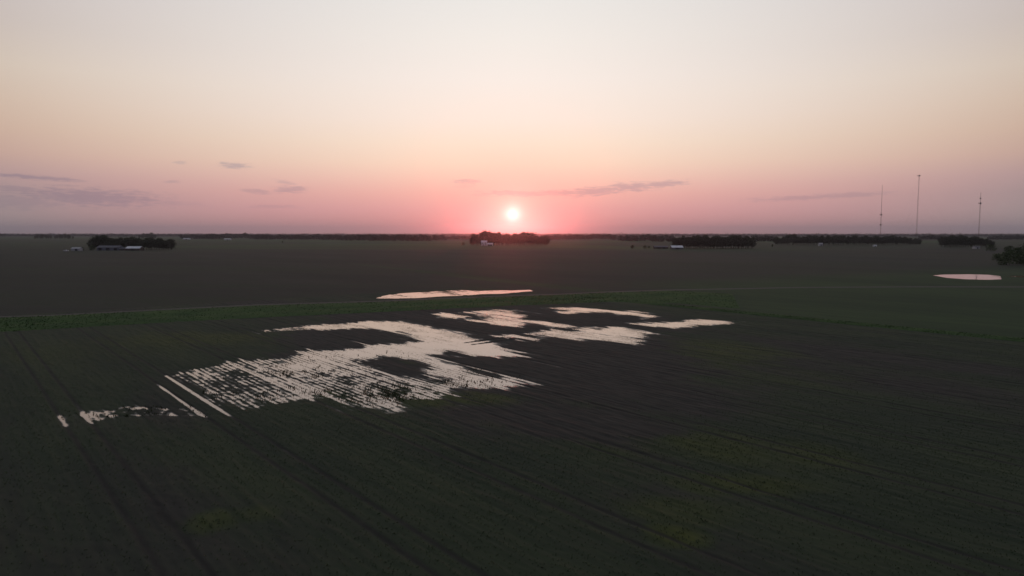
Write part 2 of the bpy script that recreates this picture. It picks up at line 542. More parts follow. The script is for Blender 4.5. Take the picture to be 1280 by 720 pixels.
# the rest of the plain
mg, n, b = mat_base('open_farmland', .95, .1)
gp = n.new('ShaderNodeNewGeometry').outputs['Position']
sx = n.new('ShaderNodeSeparateXYZ'); n.put(sx.inputs[0], gp)
X_, Y_ = sx.outputs[0], sx.outputs[1]
rot = n.new('ShaderNodeVectorRotate', rotation_type='Z_AXIS'); rot.inputs['Angle'].default_value = -TH
n.put(rot.inputs['Vector'], gp)
mp = n.new('ShaderNodeMapping'); mp.inputs['Scale'].default_value = (1, .25, 1); n.put(mp.inputs['Vector'], rot.outputs[0])
na = n.noise(mp.outputs[0], .02, 5, .6)
nb = n.noise(mp.outputs[0], .25, 5, .65)
nc = n.noise(gp, .0016, 4, .55)
mp2 = n.new('ShaderNodeMapping'); mp2.inputs['Scale'].default_value = (.15, 1, 1); n.put(mp2.inputs['Vector'], gp)
nd = n.noise(mp2.outputs[0], .018, 5, .6)
soil = n.mix(n.mr(n.m('ADD', n.m('MULTIPLY', na, .5), n.m('MULTIPLY', nd, .5)), .36, .64), (0.032, 0.034, 0.029), (0.050, 0.050, 0.042))
soil = n.mix(n.m('ADD', n.m('MULTIPLY', n.mr(nb, .35, .7), .35), n.m('MULTIPLY', n.mr(nd, .45, .62), .5)), soil, (0.030, 0.043, 0.024))
grn = n.mix(n.mr(na, .35, .65), (0.027, 0.054, 0.023), (0.046, 0.084, 0.031))
# green crop beyond about a kilometre, in long parcels
Yw = n.m('ADD', Y_, n.m('MULTIPLY', n.m('SUBTRACT', nd, .5), 500))
par = n.ramp(n.m('DIVIDE', Yw, 6000.0, clamp=True), [(0, 0.0), (.125, 0.0), (.16, .75), (.29, .95), (.36, .45), (.46, .9), (.7, .5), (1, .7)], 'LINEAR')
vor = n.new('ShaderNodeTexVoronoi'); vor.distance = 'CHEBYCHEV'; vor.inputs['Scale'].default_value = 1 / 620.0; vor.inputs['Randomness'].default_value = .6
rot2 = n.new('ShaderNodeVectorRotate', rotation_type='Z_AXIS'); rot2.inputs['Angle'].default_value = R(-61); n.put(rot2.inputs['Vector'], gp); n.put(vor.inputs['Vector'], rot2.outputs[0])
vs = n.new('ShaderNodeSeparateXYZ'); n.put(vs.inputs[0], vor.outputs['Color'])
par = n.m('MULTIPLY', par, n.m('MULTIPLY', n.mr(nc, .30, .55, .6, 1.0), n.mr(vs.outputs[0], .25, .6, .6, 1.2)))
# green field to the right of the road end
qx = n.m('SUBTRACT', X_, n.m('ADD', 62.0, n.m('MULTIPLY', n.m('SUBTRACT', nb, .5), 30)))
yb = n.m('ADD', 262.0, n.m('MULTIPLY', X_, .5))
qy = n.m('SUBTRACT', yb, n.m('ADD', Y_, n.m('MULTIPLY', n.m('SUBTRACT', na, .5), 90)))
rgt = n.m('MULTIPLY', n.mr(qx, -28, 12), n.mr(qy, -25, 50))
# soft green waterway crossing the brown field
wl = n.m('ADD', n.m('MULTIPLY', X_, 1.0), n.m('MULTIPLY', n.m('SUBTRACT', Y_, 262), .62))
ww = n.m('ABSOLUTE', n.m('ADD', wl, n.m('ADD', -12.0, n.m('MULTIPLY', n.m('SUBTRACT', na, .5), 30))))
wtr = n.m('MULTIPLY', n.mr(ww, 9, 2), n.m('MULTIPLY', n.mr(Y_, 520, 330), .8))
gm = n.m('MAXIMUM', n.m('MAXIMUM', par, rgt), wtr)
grn = n.mix(par, grn, n.mix(n.mr(nd, .35, .65), (0.034, 0.082, 0.026), (0.056, 0.115, 0.034)))
grn = n.mix(n.m('MULTIPLY', n.mr(nb, .35, .7), .5), grn, (0.026, 0.038, 0.024))
n.put(b.inputs['Base Color'], n.mix(n.m('MINIMUM', n.m('MULTIPLY', gm, n.m('ADD', .65, n.m('MULTIPLY', nb, .5))), 1.0), soil, grn))

me = np_mesh('ground', Vp, F, smooth=False)
for nm, arr in (('crop', crop), ('lush', yel), ('rut', trk_m)):
    a_ = me.attributes.new(nm, 'FLOAT', 'POINT')
    a_.data.foreach_set('value', arr.astype(np.float32).ravel())
near = link('field_ground', me, mf)
tag(near, kind='structure')

# the open plain round that field, one ring of large faces out to the horizon
c4 = [xy_of(U0, V0), xy_of(U0, V1), xy_of(U1, V1), xy_of(U1, V0)]
BIG = 15000.0
o4 = [xy_of(U0 - BIG, V0 - BIG), xy_of(U0 - BIG, V1 + BIG), xy_of(U1 + BIG, V1 + BIG), xy_of(U1 + BIG, V0 - BIG)]
gb = MB()
gb.add([(x, y, GZ) for x, y in c4 + o4], [(4, 5, 1, 0), (5, 6, 2, 1), (6, 7, 3, 2), (7, 4, 0, 3)][:])
g_ = gb.build('ground', mg)
tag(g_, kind='structure')
for p in g_.data.polygons:
    pass
g_.data.update()

# ------------------------------------------------------------------ water
mw = bpy.data.materials.new('still_water'); mw.use_nodes = True
nt = mw.node_tree; n = N(nt); b = nt.nodes['Principled BSDF']
b.inputs['Base Color'].default_value = (0.30, 0.155, 0.085, 1)
b.inputs['Roughness'].default_value = .03
b.inputs['IOR'].default_value = 1.6
b.inputs['Specular IOR Level'].default_value = .5
gp = n.new('ShaderNodeNewGeometry').outputs['Position']
bp = n.new('ShaderNodeBump'); bp.inputs['Strength'].default_value = .1; bp.inputs['Distance'].default_value = .02
n.put(bp.inputs['Height'], n.noise(gp, 2.2, 3, .6)); n.put(b.inputs['Normal'], bp.outputs[0])


def sheet(name, pts, z, mat):
    m = MB(); m.add([(x, y, z) for x, y in pts], [tuple(range(len(pts)))])
    o = m.build(name, mat)
    if o.data.polygons[0].normal.z < 0: o.data.flip_normals()
    tag(o, kind='structure')
    return o


sheet('flood_water', [xy_of(U0 + 30, V0 + 3), xy_of(U0 + 30, V1 - 3), xy_of(U1 - 22, V1 - 3), xy_of(U1 - 22, V0 + 3)], 0.0, mw)


def ragged(P, step, amp, seed):
    """outline on the ground with a wandering edge"""
    G = [ground_at(a, b_) for a, b_ in P]
    r = random.Random(seed); out = []
    for i in range(len(G)):
        (x1, y1), (x2, y2) = G[i], G[(i + 1) % len(G)]
        k = max(1, int(math.hypot(x2 - x1, y2 - y1) / step))
        for j in range(k):
            t = j / k
            q = 0 if j == 0 else 1
            out.append((x1 + (x2 - x1) * t + q * r.uniform(-amp, amp), y1 + (y2 - y1) * t + q * r.uniform(-amp, amp) * 2))
    return out


PONDS = [ragged([(470, 373.4), (487, 368.6), (512, 366.6), (537, 365.2), (576, 363.2), (600, 364.4), (618, 363.6), (640, 363.8), (662, 362.9), (666, 364.6), (640, 366.6), (620, 368.0), (600, 368.4), (573, 370.5), (545, 371.6), (523, 373.2), (495, 373.8)], 2.0, .35, 3),
         ragged([(1166, 344.6), (1180, 343.6), (1210, 343.2), (1236, 343.9), (1250, 345.4), (1252, 349.6), (1232, 350.2), (1205, 349.4), (1184, 347.8)], 3, .25, 4),
         ragged([(1256, 345.6), (1272, 345.2), (1290, 346.4), (1290, 347.4), (1272, 346.8)], 3, .2, 6),
         ragged([(864, 372.0), (873, 371.3), (887, 370.4), (881, 371.9), (872, 372.5)], 1.2, .4, 5)]
for i, p in enumerate(PONDS):
    sheet('pond_water', p, GZ + .03, mw)

# ------------------------------------------------------------------ verge, gravel road, ditch
m_verge = mat_noise('verge_grass', (0.028, 0.066, 0.018), (0.046, 0.090, 0.024), .12, .95, .1, 5)
m_grav = mat_noise('gravel', (0.085, 0.078, 0.074), (0.125, 0.115, 0.108), 1.5, .95, .1, 4)
m_bed = mat_noise('sedge', (0.026, 0.056, 0.018), (0.042, 0.078, 0.024), .5, .95, .1, 4)


def densify(P, n=14):
    out = []
    for i in range(len(P) - 1):
        for j in range(n): out.append((P[i][0] + (P[i + 1][0] - P[i][0]) * j / n, P[i][1] + (P[i + 1][1] - P[i][1]) * j / n))
    out.append(P[-1])
    return out


def loft(name, A, B, prof, mat, rough=.0, seed=1, k=18):
    A = densify(A, k); B = densify(B, k)
    m = len(prof); n_ = len(A)
    t = np.linspace(0, 1, m)
    A = np.array(A); B = np.array(B)
    P = A[:, None, :] * (1 - t)[None, :, None] + B[:, None, :] * t[None, :, None]
    z = np.broadcast_to(np.array(prof)[None, :], (n_, m)).copy()
    z[:, 1:-1] += rough * fbm(P[:, 1:-1, 0] / 4, P[:, 1:-1, 1] / 4, seed, 4) * 2
    V = np.concatenate([P, z[:, :, None] + GZ], -1).reshape(-1, 3)
    ix = np.arange(n_ * m).reshape(n_, m)
    F = np.stack([ix[:-1, :-1], ix[1:, :-1], ix[1:, 1:], ix[:-1, 1:]], -1).reshape(-1, 4)
    me = np_mesh(name, V, F)
    if me.polygons[0].normal.z < 0: me.flip_normals()
    o = link(name, me, mat)
    tag(o, kind='structure')
    return o


TOP = [ground_at(*p) for p in [(-90, 401.6), (0, 397.6), (60, 395.6), (160, 390.5), (320, 382.4), (480, 377.6), (640, 370.6), (700, 368.9), (760, 366.0), (840, 363.6), (915, 368.0)]]
BOT = [ground_at(*p) for p in [(-90, 421.5), (0, 416), (60, 412.5), (160, 406.5), (320, 398), (480, 390.6), (640, 382.6), (700, 380.5), (760, 378), (850, 380), (925, 386.5)]]
hp = [0.02, .08, .16, .22, .24, .20, .10, .03, .06, .14, .18, .14, .08, 0.02]
loft('verge', TOP, BOT, hp, m_verge, .05, 5, 22)
RT = [(-90, 400.2), (0, 396.3), (60, 394.6), (160, 389.4), (320, 381.2), (480, 376.4), (640, 369.5), (700, 367.9), (760, 364.9), (840, 362.4), (1000, 359.2), (1140, 358.4), (1290, 358.6), (1400, 359.2)]
RB_ = [(a, b_ + 1.25) for a, b_ in RT]
loft('gravel_road', [ground_at(*p) for p in RT], [ground_at(*p) for p in RB_], [.02, .06, .07, .06, .02], m_grav, .01, 7, 10)
# ditch along the far side of the crop field, parallel to its rows
da, db = 151.2, 156.6
A_ = [xy_of(u, da) for u in (150, 120, 90, 60, 30, 0, -30)]
B_ = [xy_of(u, db) for u in (150, 120, 90, 60, 30, 0, -30)]
loft('ditch_bank', A_, B_, [.02, .06, .10, .11, .08, .05, .05, .08, .11, .10, .06, .02], m_verge, .1, 9, 30)
A_ = [xy_of(u, da + 2.0) for u in (150, 120, 90, 60, 30, 0, -30)]
B_ = [xy_of(u, da + 3.3) for u in (150, 120, 90, 60, 30, 0, -30)]
loft('ditch_bed', A_, B_, [.07, .09, .09, .09, .07], m_bed, .1, 10, 30)

# ------------------------------------------------------------------ crop plants, weeds standing in the water (uncountable)
m_corn = mat_noise('young_leaf', (0.050, 0.070, 0.036), (0.080, 0.105, 0.045), .8, .8, .2, 3)
m_weed = mat_noise('weed_stalk', (0.030, 0.040, 0.018), (0.058, 0.070, 0.028), .8, .9, .1, 3)


def blades(px, py, pz, hgt, wid, nb, seed, lean=.45):
    """leaf blades: each a bent strip of one quad and one triangle"""
    r = np.random.default_rng(seed)
    k = len(px)
    Vs = []; 
    for j in range(nb):
        a = r.random(k) * 2 * PI
        h = hgt * (.6 + .5 * r.random(k)); ln = lean * (.5 + r.random(k)) * h
        wx = -np.sin(a) * wid * .5; wy = np.cos(a) * wid * .5
        ex = np.cos(a) * ln; ey = np.sin(a) * ln
        b0 = np.stack([px - wx * .6, py - wy * .6, pz - .03], -1); b1 = np.stack([px + wx * .6, py + wy * .6, pz - .03], -1)
        m1 = np.stack([px + ex * .45 + wx, py + ey * .45 + wy, pz + h * .7], -1); m0 = np.stack([px + ex * .45 - wx, py + ey * .45 - wy, pz + h * .7], -1)
        tp_ = np.stack([px + ex, py + ey, pz + h], -1)
        Vs.append(np.stack([b0, b1, m1, m0, tp_], 1))
    V = np.concatenate(Vs, 0)
    kk = len(V)
    V = V.reshape(-1, 3)
    i0 = np.arange(kk) * 5
    F = np.concatenate([np.stack([i0, i0 + 1, i0 + 2], -1), np.stack([i0, i0 + 2, i0 + 3], -1), np.stack([i0 + 3, i0 + 2, i0 + 4], -1)], 0)
    return V, F


def sample_grid(arr, u, v):
    fu = np.clip((u - U0) / (U1 - U0) * (nu - 1), 0, nu - 1.001); fv = np.clip((v - V0) / (V1 - V0) * (nv - 1), 0, nv - 1.001)
    i = fu.astype(int); j = fv.astype(int); a = fu - i; c = fv - j
    return arr[i, j] * (1 - a) * (1 - c) + arr[i + 1, j] * a * (1 - c) + arr[i, j + 1] * (1 - a) * c + arr[i + 1, j + 1] * a * c


NPL = 40000
rows_i = rng.integers(int((V0 + 1) / ROW), int((V1 - 1) / ROW), NPL * 4)
pv = rows_i * ROW + rng.normal(0, .16, NPL * 4) + np.where(rng.random(NPL * 4) < .35, rng.uniform(-.38, .38, NPL * 4), 0)
pu = rng.uniform(U0 + 1, 150, NPL * 4)
X = -pu * ST + pv * CT; Y = pu * CT + pv * ST
inview = (np.abs(X) < .80 * Y + 6) & (Y > 30) & (Y < 150)
inview &= rng.random(NPL * 4) < np.clip(60.0 / np.maximum(Y, 1), 0, 1) ** 1.6 * np.clip((150 - Y) / 70, 0, 1)
cr = sample_grid(crop, pu, pv); zz = sample_grid(Z, pu, pv); rt = sample_grid(trk_m, pu, pv)
keep = inview & (rng.random(NPL * 4) < np.clip(cr * 1.3 - .15, 0, 1)) & (zz > .015) & (rt < .3)
ii = np.nonzero(keep)[0][:NPL]
print('plants', len(ii))
hg = .05 + .07 * sample_grid(yel, pu[ii], pv[ii]) + .05 * rng.random(len(ii))
V, F = blades(X[ii], Y[ii], zz[ii], hg, .04, 3, 5, 1.1)
o = link('crop_seedlings', np_mesh('crop_seedlings', V, F), m_corn)
tag(o, 'low green crop seedlings in long straight rows across the dark field', 'crop', kind='stuff')

# weeds in the shallow part of the flood
NW = 50000
cand_u = rng.uniform(60, 130, NW * 6); cand_v = rng.uniform(8, 68, NW * 6)
X = -cand_u * ST + cand_v * CT; Y = cand_u * CT + cand_v * ST
cl = fbm(cand_u / 2.2, cand_v / 1.1, 91, 3) + fbm(cand_u / 9, cand_v / 6, 95, 2)
zz = sample_grid(Z, cand_u, cand_v); ws = sample_grid(wet, cand_u, cand_v)
PXs = 640 + X / Y * FPX; PYs = HORIZON + CAM_H / Y * FPX
zone = np.zeros(len(X))
for (a, b_, c, d, wgt) in [(300, 485, 90, 26, .6), (390, 465, 70, 22, .9), (470, 490, 70, 18, .9), (590, 474, 60, 12, .7), (540, 480, 50, 8, 1), (180, 514, 90, 8, .6), (440, 448, 60, 10, .45), (410, 490, 30, 7, .6)]:
    g0 = ground_at(a, b_); rx = c / FPX * g0[1]; ry = (ground_at(a, b_ - d)[1] - ground_at(a, b_ + d)[1]) / 2
    zone = np.maximum(zone, wgt * np.clip(1.3 - np.hypot((X - g0[0]) / rx, (Y - g0[1]) / ry), 0, 1))
keep = (ws < 2.5) & (zz < .08) & (rng.random(len(X)) < np.clip((cl * 2.2 + .10), 0, 1) * zone * .6)
ii = np.nonzero(keep)[0][:NW]
print('weeds', len(ii))
big = rng.random(len(ii)) ** 6
V, F = blades(X[ii], Y[ii], np.maximum(zz[ii], -.02), .06 + .20 * big, .05 + .07 * big, 3, 6, .7)
o = link('flooded_weeds', np_mesh('flooded_weeds', V, F), m_weed)
tag(o, 'dark ragged weeds and stalks standing in the shallow flood water', 'weeds', kind='stuff')

# drowned seedlings just breaking the surface, row by row
NS = 110000
cu = rng.uniform(62, 190, NS * 5); ri = rng.integers(int(8 / ROW), int(148 / ROW), NS * 5)
cv = ri * ROW + rng.normal(0, .07, NS * 5)
X = -cu * ST + cv * CT; Y = cu * CT + cv * ST
zz = sample_grid(Z, cu, cv); ws = sample_grid(wet, cu, cv); sh = sample_grid(shallow, cu, cv)
den = fbm(cu / 6.0, cv / 1.8, 131, 4) * 2.4 + fbm(cu / 25, cv / 12, 135, 2) * 1.2
pr = np.clip(.22 + den + .30 * sh + .45 * np.clip(1 + ws / 2.0, 0, 1), 0, 1)
keep = (ws < 1.0) & (zz > -.075) & (zz < .05) & (rng.random(len(X)) < pr)
ii = np.nonzero(keep)[0][:NS]
print('drowned', len(ii))
V, F = blades(X[ii], Y[ii], np.maximum(zz[ii], -.01), .035 + .05 * rng.random(len(ii)), .03, 2, 16, 1.3)
o = link('drowned_seedlings', np_mesh('drowned_seedlings', V, F), m_weed)
tag(o, 'sparse crop seedlings just breaking the surface of the flooded rows', 'crop', kind='stuff')

# rough grass on verge and ditch bank
NG = 5000
t = rng.random(NG); s = rng.random(NG)
Ad = np.array(densify(TOP, 22)); Bd = np.array(densify(BOT, 22))
# most tufts where the strip is longest
k = t * (len(Ad) - 1.001); ki = k.astype(int); kf = (k - ki)[:, None]
P = (Ad[ki] * (1 - kf) + Ad[ki + 1] * kf) * (1 - s)[:, None] + (Bd[ki] * (1 - kf) + Bd[ki + 1] * kf) * s[:, None]
pz = np.interp(s, np.linspace(0, 1, len(hp)), hp) + GZ
V, F = blades(P[:, 0], P[:, 1], pz, .08 + .10 * rng.random(NG) ** 3, .16, 3, 8, .8)
u_ = rng.uniform(-20, 150, 4000); v_ = rng.uniform(da + .3, db - .3, 4000)
X = -u_ * ST + v_ * CT; Y = u_ * CT + v_ * ST
V2, F2 = blades(X, Y, np.full(4000, GZ + .05), .05 + .08 * rng.random(4000), .16, 3, 9, .9)
o = link('verge_grass', np_mesh('verge_grass', np.concatenate([V, V2]), np.concatenate([F, F2 + len(V)])), m_verge)
tag(o, 'rough green grass on the road verge and along the field ditch', 'grass', kind='stuff')

# ------------------------------------------------------------------ trees
m_bark = mat_noise('bark', (0.030, 0.024, 0.020), (0.055, 0.045, 0.038), 1.2, .95, .1, 4)


def leaf_mat(name, c1, c2, c3):
    m, n, b = mat_base(name, .85, .15)
    t = n.new('ShaderNodeTexCoord').outputs['Object']
    a = n.noise(t, .32, 3, .6); c = n.noise(t, 1.6, 2, .5)
    col = n.mix(n.mr(a, .35, .65), c1, c2)
    col = n.mix(n.m('MULTIPLY', n.mr(c, .4, .7), .5), col, c3)
    n.put(b.inputs['Base Color'], col)
    return m


m_leaf = leaf_mat('dark_foliage', (0.038, 0.052, 0.028), (0.060, 0.076, 0.038), (0.078, 0.094, 0.045))
m_leaf2 = leaf_mat('mid_foliage', (0.050, 0.078, 0.032), (0.080, 0.115, 0.045), (0.100, 0.140, 0.052))


def leaf_quads(P, S, r):
    """a small four-sided leaf clump at every point, turned at random"""
    k = len(P)
    a = r.normal(size=(k, 3)); a /= np.linalg.norm(a, axis=1)[:, None]
    c = r.normal(size=(k, 3)); c -= a * (a * c).sum(1)[:, None]; c /= np.linalg.norm(c, axis=1)[:, None]
    S = S[:, None]
    j = lambda: (1 + r.uniform(-.35, .35, (k, 1)))
    V = np.stack([P + a * S * j(), P + c * S * j() * .7, P - a * S * j(), P - c * S * j() * .7], 1).reshape(-1, 3)
    F = np.arange(k * 4).reshape(-1, 4)
    return V, F


def crown_pts(H, W, k, r, low=.25, lobes=9):
    """leaf clumps gathered on overlapping boughs so gaps stay between them"""
    L = []
    for i in range(lobes):
        t = (i + .5) / lobes
        z = H * (low + .10 + (1 - low - .24) * t)
        prof = math.sin(PI * min(1, .18 + .72 * t)) ** .7
        a = i * 2.4 + r.uniform(-.5, .5)
        d = W * .5 * prof * r.uniform(.25, .72)
        rr = W * r.uniform(.20, .30)
        L.append((math.cos(a) * d, math.sin(a) * d, z, rr, rr * r.uniform(.65, .95)))
    L.append((r.uniform(-.06, .06) * W, r.uniform(-.06, .06) * W, H * .84, W * .2, H * .13))
    L.append((0, 0, H * .55, W * .3, H * .2))
    pts = []
    per = k // len(L)
    for (x, y, z, rx, rz) in L:
        d = r.normal(size=(per, 3)); d /= np.linalg.norm(d, axis=1)[:, None]
        q = r.random(per) ** .45 * (1 + .18 * np.sin(d[:, 0] * 7 + d[:, 2] * 5))
        pts.append(np.stack([x + d[:, 0] * rx * q, y + d[:, 1] * rx * q, z + d[:, 2] * rz * q], -1))
    return np.concatenate(pts)


def make_tree_mesh(seed, H, W, low, k=1500, size=.62):
    r = np.random.default_rng(seed)
    P = crown_pts(H, W, k, r, low, 9 + seed % 4)
    P[:, 2] = np.maximum(P[:, 2], .25)
    V, F = leaf_quads(P, r.uniform(.6, 1.3, len(P)) * size, r)
    crown = np_mesh('crown', V, F)
    m = MB()
    r1 = .022 * H
    top = (r.uniform(-.4, .4), r.uniform(-.4, .4), H * .62)
    fork = (top[0] * .4, top[1] * .4, H * max(.16, low * .8))
    m.tube((0, 0, -.3), fork, r1 * 1.25, r1 * .85, 9)
    m.tube(fork, top, r1 * .85, r1 * .3, 8)
    for i in range(6):
        a = i * PI / 3 + r.uniform(-.4, .4); t = r.uniform(.05, .6)
        s_ = [fork[j] + (top[j] - fork[j]) * t for j in range(3)]
        m.tube(s_, (s_[0] + math.cos(a) * W * .33, s_[1] + math.sin(a) * W * .33, s_[2] + H * r.uniform(.14, .26)), r1 * .42, r1 * .12, 6)
    me = bpy.data.meshes.new('trunk'); me.from_pydata(m.v, [], m.f); me.update()
    return crown, me


TREES = [make_tree_mesh(s, H, W, low) for s, H, W, low in [(1, 20, 15, .14), (2, 20, 17, .10), (3, 20, 13, .12), (4, 20, 18, .16), (5, 20, 14, .08)]]
BUSH = [make_tree_mesh(s, H, W, .02, 900, .5) for s, H, W in [(11, 10, 13), (12, 10, 11), (13, 10, 15)]]
for cr_, tr_ in TREES + BUSH: tr_.materials.append(m_bark)
for cr_, tr_ in TREES: cr_.materials.append(m_leaf)
for cr_, tr_ in BUSH: cr_.materials.append(m_leaf2)


def tree(name, x, y, h, wscale, label, cat='tree', group=None, kindset=None, i=None):
    S = kindset or TREES
    cr_, tr_ = S[(i if i is not None else random.randrange(99)) % len(S)]
    base_h = 20.0 if S is TREES else 10.0
    e = empty(name, (x, y, GZ), random.uniform(0, 2 * PI))
    q = h / base_h * 1.07
    e.scale = (q * wscale, q * wscale, q)
    link('crown', cr_, None, e)
    link('trunk', tr_, None, e)
    tag(e, label, cat, group)
    return e


def px_x(px, D): return (px - 640) / FPX * (D * math.cos(PITCH) + CAM_H * math.sin(PITCH))


def h_for(ytop, D):
    """real height of something at distance D whose top is seen at this row"""
    return CAM_H + (HORIZON - ytop) / FPX * D - GZ


def grove(x0, x1, ybase, profile, n_, label, group, depth=40, skip=(), names='tree', front=.0, seed=1):
    """individual trees standing between two bearings; profile gives the skyline"""
    r = random.Random(seed)
    D0 = dist_of(ybase)
    xs = [p[0] for p in profile]; ys = [p[1] for p in profile]
    for i in range(n_):
        px = x0 + (x1 - x0) * (i + .5 + r.uniform(-.35, .35)) / n_
        D = D0 + 4 + depth * r.random() ** 1.2
        if any(a <= px <= b_ for a, b_ in skip): D = D0 + depth * (.75 + .25 * r.random())
        h = h_for(np.interp(px, xs, ys), D) * r.uniform(.80, 1.09)
        wpx = 15 * h / 20
        lb = label if 0 < i < n_ - 1 else ('leftmost ' if i == 0 else 'rightmost ') + label
        tree(names, px_x(px, D), D, h, r.uniform(.8, 1.1), lb, 'tree', group, None, r.randrange(99))


# the grove that the sun goes down behind
random.seed(21)
grove(587, 684, 307, [(585, 299), (592, 293.5), (600, 291), (606, 289.6), (613, 290.6), (620, 292.6), (626, 290.8), (640, 292.6), (655, 291.4), (664, 292), (672, 293.4), (684, 295)], 40,
      'dark leafy tree in the red-lit grove under the setting sun', 'trees of the grove under the sun', 45, [(600, 617)], seed=2)
for px, yt in ((605, 289.2), (609, 290)):
    D = dist_of(307) + 34
    tree('tree', px_x(px, D), D, h_for(yt, D), .9,
         'tallest rounded tree behind the white farmhouse in the sunset grove' if px == 605 else 'second tall tree just right of the highest crown behind the white farmhouse', 'tree', None, None, px)
# farmstead grove on the left
grove(112, 217, 312.6, [(108, 304), (114, 300), (121, 296), (132, 295), (136, 298.5), (150, 297.6), (165, 297), (180, 298.2), (196, 297.6), (206, 299), (215, 300), (220, 304)], 38,
      'dark dense tree in the shelter grove behind the grey farm sheds', 'trees of the farmstead grove left', 34, [(118, 176)], seed=3)
# farmstead grove on the right
grove(842, 942, 311, [(836, 301), (842, 295.6), (866, 294.8), (885, 295.4), (905, 294.8), (925, 295.6), (942, 296.4), (946, 300)], 42,
      'dark tree of the long even-topped grove right of the white-roofed barn', 'trees of the even-topped grove', 34, [(838, 858)], seed=4)
# belt of trees below the masts
grove(968, 1150, 306.6, [(967, 299), (980, 295.6), (992, 293.6), (1002, 295), (1012, 293.2), (1024, 294.4), (1060, 295), (1090, 294.2), (1120, 295.4), (1140, 297.4), (1152, 300)], 70,
      'dark tree in the long belt below the two taller masts', 'trees of the long belt below the masts', 60, seed=5)
grove(1174, 1243, 309, [(1170, 300), (1180, 296.2), (1194, 294.6), (1212, 295.6), (1226, 297.4), (1238, 300), (1248, 303)], 26,
      'dark tree in the rounded grove at the foot of the rightmost mast', 'trees of the grove by the rightmost mast', 40, seed=6)
# small far clumps on the left
grove(43, 66, 299, [(42, 296), (48, 293), (60, 292.6), (67, 295)], 7, 'hazy tree in the left half of the far double clump', 'trees of the far clump, left half', 30, seed=7)
grove(68, 92, 299, [(67, 295), (74, 292.6), (84, 292), (93, 295)], 8, 'hazy tree in the right half of the far double clump', 'trees of the far clump, right half', 30, seed=8)
grove(-10, 9, 296.5, [(-12, 292), (2, 291), (6, 292), (11, 294.6)], 5, 'hazy far tree at the very edge of the plain on the left', 'trees of the clump at the left edge', 30, seed=9)
grove(173, 196, 298.5, [(172, 294), (180, 291.6), (190, 291.4), (197, 294)], 8, 'hazy far tree showing above the grey-shed farm grove', 'trees rising beyond the farm grove', 30, seed=10)
# bushes
for k, (px, yb, yt, wsc, lab) in enumerate([
        (1258, 331.5, 315, 1.2, 'broad green bush nearest the small pond at the right edge'),
        (1274, 330, 310, 1.1, 'tallest green bush at the right edge of the field'),
        (1291, 332, 311, 1.2, 'large green bush half cut off by the right edge'),
        (1246, 326, 318, 1.2, 'low green bush at the left end of the hedge by the pond'),
        (1262, 318, 307.5, 1.2, 'dull green bush behind the hedge on the right'),
        (1238, 314, 306, 1.2, 'low dark bush between the mast grove and the hedge'),
        (1283, 316, 304, 1.3, 'dark hedge tree behind the tallest bush at the right edge'),
        (790.5, 311, 306.4, 1.0, 'lone small round bush standing in the field left of the barn'),
        (806, 310.8, 306.8, .9, 'small dark shrub at the left end of the low farm sheds'),
        (811, 310.5, 307.2, .9, 'small dark shrub touching the low brown shed'),
        (965.5, 308.8, 305.2, .7, 'single small bush in the gap right of the even-topped grove'),
        (353, 303.6, 301.4, .8, 'tiny dark bush alone in the far green field'),
        (103, 313.4, 308.8, .9, 'small bush beside the pale hut on the left'),
        (115, 313.2, 306.5, .9, 'bush at the left foot of the farm grove'),
        (579, 306.4, 302.8, .9, 'low scrub bush at the left foot of the sunset grove')]):
    D = dist_of(yb)
    tree('bush', px_x(px, D), D, h_for(yt, D), wsc, lab, 'bush', None, BUSH, k)


# far woods that read as one mass
m_far = leaf_mat('far_foliage', (0.030, 0.040, 0.024), (0.046, 0.058, 0.032), (0.056, 0.070, 0.036))


def woods(name, label, segs, spacing, rows_, quads, size, seed):
    r = np.random.default_rng(seed)
    Vs = []; Fs = []; b0 = 0
    for (x0, x1, ybase, yt0, yt1) in segs:
        D0 = dist_of(ybase)
        Wm = px_x(x1, D0) - px_x(x0, D0)
        nn = max(2, int(Wm / spacing))
        for row in range(rows_):
            for i in range(nn):
                t = (i + r.uniform(.1, .9)) / nn
                px = x0 + (x1 - x0) * t
                D = D0 + row * spacing * 1.1 + r.uniform(0, spacing)
                h = h_for(yt0 + (yt1 - yt0) * t, D) * r.uniform(.86, 1.14) * (1.02 + .16 * math.sin(px * .21 + seed) * math.sin(px * .073 + 2) + .07 * math.sin(px * .9))
                h = max(h, 3.0)
                W = spacing * r.uniform(1.7, 2.6)
                P = crown_pts(h, W, quads, r, .04, 5)
                P[:, 2] = np.maximum(P[:, 2], .3)
                P += np.array([px_x(px, D), D, GZ])
                V, F = leaf_quads(P, r.uniform(.6, 1.3, len(P)) * size, r)
                Vs.append(V); Fs.append(F + b0); b0 += len(V)
    o = link(name, np_mesh(name, np.concatenate(Vs), np.concatenate(Fs)), m_far)
    tag(o, label, 'woods', kind='stuff')
    return o


